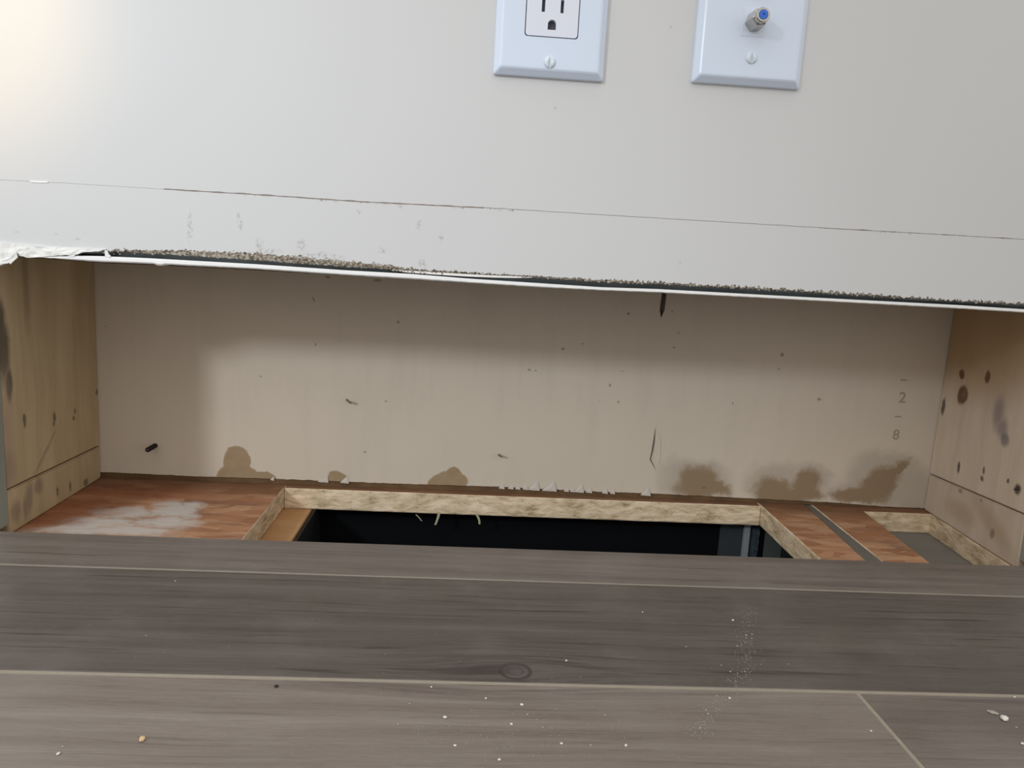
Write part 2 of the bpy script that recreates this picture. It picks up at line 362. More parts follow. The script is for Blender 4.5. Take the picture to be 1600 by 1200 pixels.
# torn joint compound and paper at the left end of the cut
def relief(name, pix, y0, thick, mat, parent, step=.0012, amp=.0006, seed=0, label=None):
    """solid sheet with an irregular outline (points on the wall plane) and a crumpled front"""
    pts = [onY(x, y, 0) for x, y in pix]; bm = bmesh.new()
    fr = []
    for p in pts: fr.append(bm.verts.new((p.x, y0, p.z)))
    f = bm.faces.new(fr); bmesh.ops.triangulate(bm, faces=[f])
    bmesh.ops.subdivide_edges(bm, edges=bm.edges[:], cuts=3, use_grid_fill=True)
    for v in bm.verts: v.co.y += amp*(nz(v.co.x*160, seed, v.co.z*220)+.6*nz(v.co.x*500, seed, v.co.z*500)); v.co.x += .0003*nz(v.co.z*900, 2, seed); v.co.z += .0003*nz(v.co.x*700, 4, seed)
    r = bmesh.ops.extrude_face_region(bm, geom=bm.faces[:])
    for v in [e for e in r['geom'] if isinstance(e, bmesh.types.BMVert)]: v.co.y += thick
    o = from_bm(name, bm, mat, parent)
    if label: o['label'] = label
    return o
relief('torn_paper', [(-20, 377), (0, 379), (25, 381), (50, 384), (90, 386), (130, 388), (165, 390), (155, 393), (132, 394), (120, 398), (106, 395), (96, 399), (80, 400), (46, 403), (32, 400), (29, 395), (16, 410), (0, 416), (-20, 418)], -.0012, .0022, PAPER, wall, amp=.0010, seed=3, label='crumpled torn paper and joint compound at the left end')
relief('torn_paper', [(28, 394), (31, 402), (19, 413), (17, 411), (10, 412), (0, 416), (-15, 418), (-20, 410), (0, 409), (18, 404)], -.0026, .0012, PAPER, wall, amp=.0010, seed=8, label='loose white paper curl')
relief('hanging_flake', [(164, 390.5), (168, 391), (170, 396), (174, 401), (171, 402), (165, 401), (165, 395)], -.0008, .0008, PAPER, wall, amp=.0003, seed=5)
relief('hanging_flake', [(108, 394), (119, 392), (118, 397), (117, 401), (108, 401), (110, 398)], -.0010, .0012, PAPER, wall, amp=.0004, seed=6)
relief('paint_chip', [(47, 282.5), (75, 283.5), (75, 285.5), (60, 285.5), (47, 284.5)], -.0004, .0005, LIP, wall, amp=.0001, seed=6, label='bright white chip on the score line')

# ------------------------------------------------------------------ metal edge strip under the cut
LT = px_to_xz([(60, 401), (110, 399.5), (150, 400), (230, 403.5), (400, 413), (540, 422.5), (640, 428), (740, 436), (840, 442.5), (940, 449), (1030, 452), (1250, 464), (1500, 477), (1640, 486)])
LB = px_to_xz([(60, 402.5), (110, 406), (150, 409), (230, 412), (400, 420.6), (540, 430), (640, 436), (740, 442.5), (840, 449), (940, 454), (1030, 457.5), (1250, 469), (1500, 482.5), (1640, 491)])
def sweep(name, prof, x0, x1, mats, parent, step=.004, idx=None):
    bm = bmesh.new(); cols = []; X = x0
    while True:
        cols.append([bm.verts.new((X, y, z)) for y, z in prof(X)])
        if X >= x1: break
        X = min(x1, X+step)
    n = len(cols[0])
    for a, b in zip(cols, cols[1:]):
        for i in range(n):
            f = bm.faces.new((a[i], a[(i+1) % n], b[(i+1) % n], b[i]))
            if idx: f.material_index = idx(i)
    bm.faces.new(cols[0]); bm.faces.new(cols[-1][::-1])
    return from_bm(name, bm, mats, parent)
ms = empty('edge_strip', (0, .004, .185), 'long metal edging strip with a white painted lip under the cut in the wall', 'edging strip')
ms_o = ms.location
def off(f): return lambda X: [(y-ms_o.y, z-ms_o.z) for y, z in f(X)]
def p_lip(X):
    t, b = interp(LT, X), interp(LB, X); r = .0002*nz(X*120, 3, 3); b += .0002*nz(X*240, 6, 3)+(-.0008 if -.205 < X < -.200 else 0)
    return [(.0004+r, b), (-.0006+r, b+(t-b)*.25), (-.0006+r, b+(t-b)*.8), (.0002+r, t), (.0090, t), (.0090, b)]
sweep('painted_lip', off(p_lip), onY(60, 402, 0).x, XO1-.0005, LIP, ms, .0025)['label'] = 'white painted front lip'
def p_web(X):
    t = interp(LT, X); f = interp(fa_t, X)
    return [(.0088, t-.0002), (.0062, t), (.0046, t+(f-t)*.55), (.0040, f+.0012), (.0098, f+.0012), (.0098, t-.0002)]
sweep('metal_web', off(p_web), onY(85, 402, 0).x, XO1-.0005, METAL, ms, .0025)['label'] = 'bare grey metal web behind the gap'
def p_br(X):
    t = interp(LT, X); f = interp(fa_t, X); w = max(0, 1-abs((X-(-.015))/.058)**2)**.5
    return [(.0040, f+.0006), (.0032, f-.0022*w*.5), (.0032, f-.0026*w-.0001), (.0046, f-.0026*w), (.0046, f+.0006)]
sweep('bright_rail', off(p_br), -.072, .042, plain('shiny_rail_metal', (.85, .85, .84), .12, .5, 1, .1, 300), ms, .002)['label'] = 'shiny bare metal edge at the middle of the gap'
# brown wood backing just under the lip at the left
def p_wd(X):
    b = interp(LB, X); w = .0011*max(0.25, min(1, (.0-X)*7))
    return [(.0112, b-w+.0002*nz(X*200, 1, 1)), (.0112, b+.004), (YS+.012, b+.004), (YS+.012, b-w)]
sweep('backing_strip', off(p_wd), XL0+.012, .02, DBROWN, ms, .003)['label'] = 'thin brown wood edge under the lip'

# ------------------------------------------------------------------ back of the bay
BB = [(onY(x, y, YB).x, onY(x, y, YB).z) for x, y in [(150, 737), (300, 744), (440, 748.5), (600, 755), (780, 760.5), (930, 768), (1030, 771.5), (1180, 779), (1300, 785), (1453, 797)]]
bm = bmesh.new(); cols = []; X = XL1-.05
TH = .0127
while X <= XR1+.05:
    b = max(interp(BB, X), ZS+.0012)+.0004*nz(X*150, 2, 2)+.0003*nz(X*700, 2, 8)
    cols.append([bm.verts.new((X, y, z)) for y, z in ((YB, .62), (YB, .2), (YB, b), (YB+.0008, b), (YB+TH, b+.0004), (YB+TH, .62))]); X += .002
for a, b in zip(cols, cols[1:]):
    for i in range(6):
        f = bm.faces.new((a[i], a[(i+1) % 6], b[(i+1) % 6], b[i])); f.material_index = 1 if i in (3,) else 0
bm.faces.new(cols[0]); bm.faces.new(cols[-1][::-1])
wb = tag(from_bm('wall_back', bm, [MBP, MG]), kind='structure')
PB = plain('torn_backing_paper', (.58, .52, .45), .9, .1, var=.05)
def flap(pix, lift, name='paper_flap', mat=PB, drop=0.0):
    """a torn triangle of paper, curled off the wall at its last points"""
    pts = [onY(x, y, YB) for x, y in pix]; bm = bmesh.new(); n = len(pts)
    f = [Vector((p.x, YB-.0002-lift*(0 if i == 0 else 1), p.z)) for i, p in enumerate(pts)]
    a = [bm.verts.new(p) for p in f]; b = [bm.verts.new(p+Vector((0, .00025, 0))) for p in f]
    mid = sum(f, Vector())/n; mid.y -= lift*.5; c = bm.verts.new(mid); c2 = bm.verts.new(mid+Vector((0, .00025, 0)))
    for i in range(n):
        j = (i+1) % n; bm.faces.new((a[i], a[j], c)); bm.faces.new((b[j], b[i], c2)); bm.faces.new((a[i], b[i], b[j], a[j]))
    return from_bm(name, bm, mat, wb)
for x, w, h, l in [(783, 9, 9, .0012), (797, 9, 7, .001), (808, 8, 6, .001), (820, 8, 8, .0012), (832, 18, 16, .003), (856, 22, 17, .0035), (884, 8, 6, .001), (893, 7, 7, .001), (903, 15, 15, .0025),
                   (919, 10, 10, .0015), (944, 9, 10, .0015), (956, 8, 10, .0012), (1007, 15, 15, .003), (500, 8, 7, .001), (506, 12, 12, .0015), (537, 12, 10, .0018), (425, 6, 4, .0008), (541, 7, 8, .001)]:
    yb = (748.5+(x-440)*.037 if x < 785 else 761+(x-785)*.047)-.5; h *= .8; l *= .45
    flap([(x+w*.45, yb-h), (x-w*.45, yb+2), (x+w*.1, yb+3), (x+w*.62, yb+3.5)], l)
relief_t = [onY(x, y, YB) for x, y in [(1024, 668), (1026, 664), (1023, 690), (1020, 706), (1017, 717), (1020, 724), (1025, 735), (1021, 728), (1015, 718), (1018, 704)]]
bm = bmesh.new(); prism(bm, [(p.x, YB-.00035, p.z) for p in relief_t[:1]+relief_t[2:7]+relief_t[7:]], (0, .0004, 0))
from_bm('paper_tear', bm, plain('tear_shadow_paper', (.16, .13, .10), .9, .1), wb)['label'] = 'dark ragged tear in the backing paper'
bm = bmesh.new(); q = [onY(x, y, YB) for x, y in [(1026, 664), (1032, 690), (1031, 718), (1024, 734), (1020, 716), (1023, 690)]]
prism(bm, [(p.x, YB-.0006+.0003*(i in (0, 3)), p.z) for i, p in enumerate(q)], (0, .0004, 0)); from_bm('paper_flap', bm, plain('lifted_paper', (.59, .515, .43), .9, .1), wb)
# printed characters, turned on their side and faded
for ch, x, y, s, rt in (('1', 1413, 594, .0085, -90), ('2', 1410, 622, .014, 0), ('1', 1404, 651, .0085, -90), ('8', 1400, 680, .013, 0)):
    cu = bpy.data.curves.new('t', 'FONT'); cu.body = ch; cu.size = s; cu.align_x = 'CENTER'; cu.align_y = 'CENTER'; cu.extrude = .00008; cu.offset = .00022
    t = bpy.data.objects.new('t', cu); COL.objects.link(t); bpy.context.view_layer.update()
    me = bpy.data.meshes.new_from_object(t.evaluated_get(bpy.context.evaluated_depsgraph_get())); bpy.data.objects.remove(t)
    o = link('printed_mark', me, INK, wb); p = onY(x, y, YB)
    o.location = (p.x, YB-.0001, p.z); o.rotation_euler = (math.radians(90), math.radians(rt), 0)
# dark wood sill seen through the gap under the back drywall
sb_o = Vector((.05, YB+.02, ZS))
bm = bmesh.new(); cols = []; X = XL1-.04
while X <= XR1+.04:
    zt = max(interp(BB, X)-.0005, ZS+.0008)+.0002*nz(X*90, 5, 1); cols.append([bm.verts.new(Vector((X, y, z))-sb_o) for y, z in ((YB+.0012, ZS+.0002), (YB+.0012, zt), (YB+.040, zt-.0001), (YB+.040, ZS+.0002))]); X += .004
for p, q in zip(cols, cols[1:]):
    for i in range(4): bm.faces.new((p[i], p[(i+1) % 4], q[(i+1) % 4], q[i]))
bm.faces.new(cols[0]); bm.faces.new(cols[-1][::-1])
tag(from_bm('sill_board', bm, DBROWN, None, sb_o), 'thin dark brown sill board under the bottom edge of the back drywall', 'board')

# ------------------------------------------------------------------ side studs and lower boards
def side(name, side_, z0f, z0b, z1f, z1b, mat, label, cat, thick=.038):
    x0, x1 = (XL0, XL1) if side_ < 0 else (XR0, XR1); o = Vector(((x0+x1)/2, .08, min(z0f, z0b)))
    bm = bmesh.new(); y0, y1 = YS+.0003, YB-.0003; e = side_*thick
    v = [bm.verts.new(Vector(p)-o) for p in ((x0, y0, z0f), (x1, y1, z0b), (x1, y1, z1b), (x0, y0, z1f), (x0+e, y0, z0f), (x1+e, y1, z0b), (x1+e, y1, z1b), (x0+e, y0, z1f))]
    for q in ((0, 1, 2, 3), (7, 6, 5, 4), (0, 4, 5, 1), (1, 5, 6, 2), (2, 6, 7, 3), (3, 7, 4, 0)): bm.faces.new([v[i] for i in q])
    bmesh.ops.bevel(bm, geom=bm.edges[:], offset=.0009, segments=2, affect='EDGES')
    return tag(from_bm(name, bm, mat, None, o), label, cat), o
def side_pt(s, x, y):   # point of the side plane under a pixel
    x0, x1 = (XL0, XL1) if s < 0 else (XR0, XR1); d = ray(x, y); k = (x1-x0)/(YB-YS)
    t = (x0+k*(CAM.y-YS)-CAM.x)/(d.x-k*d.y); return CAM+d*t
zl = [side_pt(-1, *p).z for p in ((18, 763), (157, 696))]; zr = [side_pt(1, *p).z for p in ((1600, 804), (1466, 748))]
lz = lambda t, Y: t[0]+(t[1]-t[0])*(Y-side_pt(-1, 18, 763).y)/(YB-side_pt(-1, 18, 763).y)
zlf = lz(zl, YS); r_y = side_pt(1, 1600, 804).y; zrf = zr[0]+(zr[1]-zr[0])*(YS-r_y)/(YB-r_y)
def mk(s, org, lst, col, stg, soft): return ([(side_pt(s, x, y)-org, (.02, ry_, rz_), math.radians(a), 'X') for x, y, ry_, rz_, a in lst], col, stg, soft)
PALE = ((.47, .355, .205), (.60, .475, .30))
oL = Vector(((XL0+XL1)/2, .08, min(zlf, zl[1])+.0006)); oLb = Vector(((XL0+XL1)/2, .08, ZS)); oR = Vector(((XR0+XR1)/2, .08, min(zrf, zr[1])+.0006)); oRb = Vector(((XR0+XR1)/2, .08, ZS))
mL = mat_wood('pine_left', *PALE, [
    mk(-1, oL, [(5, 545, .007, .022, 0), (0, 500, .006, .014, 0), (14, 600, .004, .012, 0)], (.05, .042, .035), .8, .5),
    mk(-1, oL, [(38, 655, .0022, .0038, 0), (38, 663, .0016, .003, 0), (85, 652, .002, .0038, 0), (84, 662, .0016, .002, 0), (115, 653, .0018, .002, 0), (117, 642, .0018, .002, 0), (152, 612, .004, .0022, 0)], (.10, .08, .06), .75, .4),
    mk(-1, oL, [(70, 708, .020, .0016, -38), (12, 735, .008, .012, 0), (40, 440, .004, .03, 0)], (.24, .18, .12), .5, .7),
    mk(-1, oL, [(14, 700, .007, .05, 0)], (.40, .28, .22), .5, .6)])
mLb = mat_wood('pine_left_lower', *PALE, [
    mk(-1, oLb, [(46, 778, .005, .012, 10), (40, 795, .003, .008, 0), (25, 800, .006, .008, 0), (60, 760, .006, .006, 0)], (.17, .13, .11), .55, .6),
    mk(-1, oLb, [(90, 768, .0016, .004, 0), (110, 760, .0014, .004, 0), (134, 754, .004, .003, 0)], (.10, .08, .05), .7, .4)])
mR = mat_wood('pine_right', (.66, .54, .42), (.78, .66, .53), [
    mk(1, oR, [(1530, 520, .09, .05, 0)], (.44, .27, .12), .8, .5),
    mk(1, oR, [(1504, 617, .0075, .0085, -20)], (.13, .06, .025), .9, .25),
    mk(1, oR, [(1506, 615, .003, .004, -20)], (.27, .15, .08), .7, .4),
    mk(1, oR, [(1543, 589, .0035, .005, 0), (1503, 585, .004, .004, 0)], (.13, .045, .02), .85, .3),
    mk(1, oR, [(1560, 645, .007, .013, 0), (1566, 668, .007, .008, 0)], (.25, .19, .20), .65, .6),
    mk(1, oR, [(1570, 688, .005, .005, 0)], (.10, .12, .13), .65, .5),
    mk(1, oR, [(1498, 730, .0022, .005, 0), (1537, 735, .0018, .003, 0), (1534, 747, .0025, .0022, 0), (1474, 635, .003, .008, 0), (1590, 764, .004, .004, 0), (1575, 752, .0015, .002, 0)], (.09, .06, .045), .85, .35)])
mRb = mat_wood('pine_right_lower', (.60, .49, .38), (.70, .58, .46), [
    mk(1, oRb, [(1550, 820, .03, .008, -25), (1500, 800, .02, .008, 0)], (.40, .27, .14), .45, .7),
    mk(1, oRb, [(1550, 834, .003, .004, 0), (1533, 782, .0015, .0015, 0), (1500, 767, .003, .002, 0)], (.17, .13, .11), .6, .5)])
g = .0006
side('wall_stud', -1, zlf+g, zl[1]+g, .62, .62, mL, 'pale pine wall stud on the left side of the opening', 'stud')
side('lower_board', -1, ZS+.0002, ZS+.0002, zlf-g, zl[1]-g, mLb, 'short pine board under the left wall stud', 'board')
side('wall_stud', 1, zrf+g, zr[1]+g, .62, .62, mR, 'knotty pine wall stud on the right side of the opening', 'stud')
side('lower_board', 1, ZS+.0002, ZS+.0002, zrf-g, zr[1]-g, mRb, 'short pine board under the knotty right stud', 'board')
bm = bmesh.new(); box(bm, XL0, XR0, YS+.0003, YB-.0003, .55, .588, Vector((.05, .08, .55)))  # unseen cap added to stop light entering the bay from above
tag(from_bm('bay_light_block', bm, plain('pine_block', (.5, .38, .24)), None, (.05, .08, .55)), 'added wood block, out of view, keeping light out of the bay top', 'board')

# ------------------------------------------------------------------ subfloor pieces around the duct hole
def board(name, pts, label, topm, edge_y=None, z=ZS, t=OT, ragged=.0004, under=OSBE, cat='board'):
    """strand-board piece: outline pts (x, y), ragged sawn edges"""
    P = []
    for (a, b), (c, d) in zip(pts, pts[1:]+pts[:1]):
        n = max(1, int(math.hypot(c-a, d-b)/.006)); N_ = Vector((d-b, a-c)).normalized()
        for i in range(n):
            u = i/n; j = 0 if i == 0 else ragged*nz(a*50+u*n*.7, b*90, z*100+3); P.append((a+(c-a)*u+N_.x*j, b+(d-b)*u+N_.y*j))
    o = Vector((0, 0, z-t)); bm = bmesh.new(); rings = []
    for k, (zz, ins) in enumerate(((0, .0005), (.001, 0), (t*.35, 0), (t*.7, 0), (t-.0008, 0), (t, .0006))):
        cx = sum(p[0] for p in P)/len(P); cy = sum(p[1] for p in P)/len(P); r = []
        for i, p in enumerate(P):
            q = P[i-1]; s = P[(i+1) % len(P)]; T = Vector((s[0]-q[0], s[1]-q[1])).normalized(); nn = Vector((-T.y, T.x)); w = ins+(.0005*nz(p[0]*300, p[1]*300, zz*400) if 0 < k < 5 else 0)
            r.append(bm.verts.new((p[0]+nn.x*w, p[1]+nn.y*w, zz)))
        rings.append(r)
    n = len(P)
    for a, b in zip(rings, rings[1:]):
        for i in range(n): bm.faces.new((a[i], a[(i+1) % n], b[(i+1) % n], b[i])).material_index = 1
    f1 = bm.faces.new(rings[0][::-1]); f1.material_index = 1; f2 = bm.faces.new(rings[-1]); f2.material_index = 0
    bmesh.ops.recalc_face_normals(bm, faces=bm.faces); bmesh.ops.triangulate(bm, faces=[f1, f2], ngon_method='EAR_CLIP')
    return tag(from_bm(name, bm, [topm, under], None, o), label, cat)
def zp(x, y, z=ZS): p = onZ(x, y, z); return (p.x, p.y)
YH = zp(800, 776)[1]; XH0 = zp(440, 767)[0]; FR = -.012; BK = YB+.042
a1, a2 = zp(1201, 795), zp(1277, 873); XA = (a1[0]+a2[0])/2
XG0, XG1 = zp(1258, 789), zp(1271, 792); g0, g1 = zp(1347, 873), zp(1374, 874)
b1, b2 = zp(1350, 796), zp(1447, 877)
r1, r2 = zp(1465, 811), zp(1580, 883)
cb1, cb2 = zp(1350, 795), zp(1460, 808)
FY = .003
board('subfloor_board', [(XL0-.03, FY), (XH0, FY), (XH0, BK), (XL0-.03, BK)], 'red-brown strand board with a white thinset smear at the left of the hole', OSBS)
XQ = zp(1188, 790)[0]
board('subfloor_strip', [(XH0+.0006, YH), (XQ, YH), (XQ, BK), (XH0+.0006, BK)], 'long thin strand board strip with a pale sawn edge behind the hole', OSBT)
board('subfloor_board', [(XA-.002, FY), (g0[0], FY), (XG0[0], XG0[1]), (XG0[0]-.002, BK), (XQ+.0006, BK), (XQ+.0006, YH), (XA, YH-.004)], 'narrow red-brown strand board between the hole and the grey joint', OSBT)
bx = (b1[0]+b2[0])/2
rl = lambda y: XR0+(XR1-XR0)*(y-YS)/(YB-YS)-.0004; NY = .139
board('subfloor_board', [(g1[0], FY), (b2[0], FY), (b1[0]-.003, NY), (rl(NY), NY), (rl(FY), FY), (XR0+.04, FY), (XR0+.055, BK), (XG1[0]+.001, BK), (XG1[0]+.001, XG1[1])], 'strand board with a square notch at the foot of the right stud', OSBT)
bm = bmesh.new(); o = Vector((g0[0], 0, ZS-.014))
prism(bm, [(g0[0]+.0003, FY, ZS-.014), (g1[0]-.0003, FY, ZS-.014), (XG1[0]+.0004, XG1[1], ZS-.014), (XG1[0]+.0004, BK, ZS-.014), (XG0[0]-.0016, BK, ZS-.014), (XG0[0]+.0006, XG0[1], ZS-.014)], (0, 0, .0134), o)
tag(from_bm('joint_filler', bm, GAP, None, o), 'dark grey filled joint between two strand boards right of the hole', 'joint filler')
# plywood/joist below the left edge of the hole, grey slab under the notch
ZJ = ZS-OT-.0004
j1, j2 = zp(483, 801, ZJ), zp(457, 843, ZJ); xj = (j1[0]+j2[0])/2
JO = mat_wood('joist_pine', (.55, .30, .13), (.64, .39, .20), [])
bm = bmesh.new(); o = Vector((xj-.02, .08, ZJ-.18)); box(bm, xj-.038, xj, -.10, .30, ZJ-.18, ZJ, o); bev(bm, .0012)
tag(from_bm('floor_joist', bm, JO, None, o), 'orange pine joist showing under the left edge of the hole', 'joist')
bm = bmesh.new(); o = Vector((.40, .08, ZJ-.03)); box(bm, b2[0]-.03, .52, -.10, .30, ZJ-.03, ZJ, o)
tag(from_bm('grey_slab', bm, SLAB, None, o), 'grey slab at the bottom of the notch by the right stud', 'slab')
# duct
dx0, dx1, dy0, dy1, dz = xj+.004, zp(1215, 826, ZJ)[0]+.016, -.06, YH+.020, .24
du = empty('floor_duct', ((dx0+dx1)/2, (dy0+dy1)/2, ZJ-dz), 'dark sheet metal duct opening under the floor', 'duct')
def dpart(n, x0, x1, y0, y1, z0, z1, m, lb=None):
    b = bmesh.new(); box(b, x0, x1, y0, y1, z0, z1, du.location); o = from_bm(n, b, m, du)
    if lb: o['label'] = lb
    return o
t = .0012
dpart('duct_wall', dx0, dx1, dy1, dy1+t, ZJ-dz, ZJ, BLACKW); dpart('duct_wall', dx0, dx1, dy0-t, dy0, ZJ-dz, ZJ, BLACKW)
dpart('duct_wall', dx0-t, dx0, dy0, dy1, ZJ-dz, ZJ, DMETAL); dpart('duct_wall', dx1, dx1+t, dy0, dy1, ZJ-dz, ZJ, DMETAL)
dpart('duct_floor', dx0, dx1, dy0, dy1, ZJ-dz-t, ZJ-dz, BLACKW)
sx0 = onY(1122, 850, dy1).x; sx1 = onY(1160, 845, dy1-.004).x; sx2 = onY(1169, 845, dy1-.004).x; sx3 = onY(1186, 845, dy1-.003).x
dpart('duct_wall', sx0, sx1, dy1-.002, dy1-.0005, ZJ-dz, ZJ, plain('dark_grey_sheet', (.045, .055, .06), .6, .3, .2), 'dark grey side sheet of the duct')
dpart('duct_seam', sx1, sx2, dy1-.0065, dy1-.003, ZJ-dz+.001, ZJ, plain('bright_seam_metal', (.40, .42, .44), .35, .5, .3), 'bright folded metal seam')
b = bmesh.new(); g_ = [[b.verts.new(Vector((sx2+.0004+(sx3-sx2-.0004)*i/6, dy1-.0022-.0016*abs(nz(i*.9, k*.55, 4)), ZJ-.001-.09*k/40))-du.location) for i in range(7)] for k in range(41)]
for p, q in zip(g_, g_[1:]):
    for i in range(6): b.faces.new((p[i], p[i+1], q[i+1], q[i]))
r_ = bmesh.ops.extrude_face_region(b, geom=b.faces[:])
for v in [e for e in r_['geom'] if isinstance(e, bmesh.types.BMVert)]: v.co.y += .0004
from_bm('foil_crumple', b, plain('crumpled_foil', (.13, .17, .20), .3, .5, .6, .5, 200), du)['label'] = 'crumpled bluish foil tape beside the seam'
dpart('duct_flange', sx3+.006, dx1, dy1-.002, dy1-.0008, ZJ-dz, ZJ, plain('green_grey_sheet', (.10, .115, .105), .6, .3, .1), 'grey green flange at the right of the duct')
# splinters hanging off the sawn edge
SPL = plain('splinter_wood', (.36, .33, .22), .8, .2)
def splinter(x0, y0, x1, y1, w, bend, label):
    A, B = onY(x0, y0, YH-.0015), onY(x1, y1, YH-.004); bm = bmesh.new(); n = 6; rings = []
    for i in range(n+1):
        u = i/n; c = A.lerp(B, u)+Vector((bend*math.sin(u*3.1), 0, 0))-A; ww = w*(1-.35*u)
        rings.append([bm.verts.new(c+Vector(d)) for d in ((-ww, -.0003, 0), (ww, -.0003, 0), (ww, .0003, 0), (-ww, .0003, 0))])
    for a, b in zip(rings, rings[1:]):
        for i in range(4): bm.faces.new((a[i], a[(i+1) % 4], b[(i+1) % 4], b[i]))
    bm.faces.new(rings[0]); bm.faces.new(rings[-1][::-1])
    tag(from_bm('wood_splinter', bm, SPL, None, A), label, 'splinter')
splinter(650, 804, 659, 814, .0006, .0003, 'smallest and leftmost wood splinter hanging at the hole')
splinter(686, 802, 680, 820, .0012, .0003, 'middle pale wood splinter hanging into the dark hole')
splinter(744, 803, 749, 819, .0012, .0010, 'curved rightmost wood splinter hanging into the dark hole')

# ------------------------------------------------------------------ floor: beige bed with grey-brown planks
bm = bmesh.new(); box(bm, -1.2, 1.4, -1.6, -.0004, -.0075, -.0003)
fl = tag(from_bm('floor', bm, GROUT), kind='structure')
bm = bmesh.new(); box(bm, -1.2, 1.4, -1.6, FY-.0006, -.05, -.0076)
tag(from_bm('trim_1', bm, OSBE), kind='structure')
G1, G2, GW = -.0542, -.1738, .0012
JX = (onZ(1345, 1085, 0).x+onZ(1440, 1200, 0).x)/2
PW = G1-G2
def plank(x0, x1, y0, y1, bevw=.0005, mt=None):
    c = Vector(((x0+x1)/2, (y0+y1)/2, -.0008)); bm = bmesh.new(); box(bm, x0, x1, y0, y1, -.0008, 0, Vector((0, 0, -.0008)))
    tops = [e for e in bm.edges if all(v.co.z > .0007 for v in e.verts)]
    bmesh.ops.bevel(bm, geom=tops, offset=bevw, segments=1, affect='EDGES')
    return from_bm('plank', bm, mt or MF, fl, (0, 0, -.0008))
plank(-1.2, 1.4, G1+.0007, 0)
plank(-1.2, 1.4, G2+GW, G1-.0007, mt=MFD)
plank(-1.2, JX-.0008, G2-PW, G2-GW, mt=MFL); plank(JX+.0008, 1.4, G2-PW, G2-GW, mt=MF)
y = G2-PW
k = 0
while y > -1.5:
    xj_ = (-.35, .55, -.1, .8)[k % 4]; plank(-1.2, xj_-.001, y-PW, y-GW*1.5); plank(xj_+.001, 1.4, y-PW, y-GW*1.5); y -= PW; k += 1

# ------------------------------------------------------------------ outlet
def plate_bm(w, h):
    bm = bmesh.new(); R = []
    for y, ins in ((0, 0), (-.0022, 0), (-.0030, .0004), (-.0058, .0036), (-.0063, .0046), (-.0064, .0056)):
        a, b = w/2-ins, h/2-ins; c = .0012; pts = []
        for sx, sz in ((1, 1), (-1, 1), (-1, -1), (1, -1)):
            for k in range(4):
                t_ = math.pi/2*k/3; dx, dz_ = (math.cos(t_), math.sin(t_)) if sx*sz > 0 else (math.sin(t_), math.cos(t_)); pts.append(bm.verts.new((sx*(a-c+c*dx), y, sz*(b-c+c*dz_))))
        R.append(pts)
    n = 16
    for p, q in zip(R, R[1:]):
        for i in range(n): bm.faces.new((p[i], p[(i+1) % n], q[(i+1) % n], q[i]))
    bm.faces.new(R[0][::-1]); bm.faces.new(R[-1]); return bm
def screw_part(par, x, z, name='plate_screw', rot=0.0, r=.0036):
    bm = bmesh.new(); lathe(bm, [(-.001, r*.9), (.0003, r), (.0008, r*.96), (.0013, r*.7), (.0016, 0)], (0, 0, 0), (0, -1, 0), 24)
    o = from_bm(name, bm, SCREWW, par, Vector((x, -.0064, z)), True); cb = bmesh.new(); box(cb, -.0006, .0006, -.003, -.0006, -.006, .006)
    boolcut(o, cb); o.rotation_euler = (0, rot, 0); return o
def rbox(bm, x, z, w, h, y0, y1, r=.002):
    pts = []
    for sx, sz in ((1, 1), (-1, 1), (-1, -1), (1, -1)):
        for k in range(5):
            t_ = math.pi/2*k/4; dx, dz_ = (math.cos(t_), math.sin(t_)) if sx*sz > 0 else (math.sin(t_), math.cos(t_)); pts.append((x+sx*(w/2-r+r*dx), y0, z+sz*(h/2-r+r*dz_)))
    return prism(bm, pts, (0, y1-y0, 0))
c1 = Vector((.0422, 0, .3738))
ou = empty('wall_outlet', c1, 'white power outlet in its cover plate, left of the plate with the metal connector', 'outlet'); ou.rotation_euler = (0, 0, 0)
cp = from_bm('cover_plate', plate_bm(.0702, .114), PLATE, ou)
cb = bmesh.new(); rbox(cb, 0, 0, .0338, .0676, -.02, .004, .002); boolcut(cp, cb)
bm = bmesh.new(); rbox(bm, 0, 0, .0326, .0664, -.0066, .002, .0018); rc = from_bm('receptacle', bm, RECEP, ou)
for s in (-1, 1):
    zc = -.0130 if s < 0 else .0200
    cb = bmesh.new(); box(cb, -.0070, -.0049, -.02, -.0028, zc-.0060, zc+.0038); box(cb, .0048, .0068, -.02, -.0028, zc-.0060, zc+.0018); boolcut(rc, cb)
    pts = [(-.0026, -.02, zc-.0162), (.0026, -.02, zc-.0162)]+[(.0026*math.cos(k*math.pi/10), -.02, zc-.0128+.0026*math.sin(k*math.pi/10)) for k in range(11)]
    cb = bmesh.new(); prism(cb, pts, (0, .0172, 0)); boolcut(rc, cb)
bm = bmesh.new(); 
for s in (-1, 1):
    zc = -.0130 if s < 0 else .0200
    box(bm, -.0075, .0075, -.0034, -.0008, zc-.0168, zc+.0045)
from_bm('contact_block', bm, DARK, rc)['label'] = 'dark metal contacts deep in the slots'
screw_part(ou, 0, -.0484); screw_part(ou, 0, .0484, rot=.3)

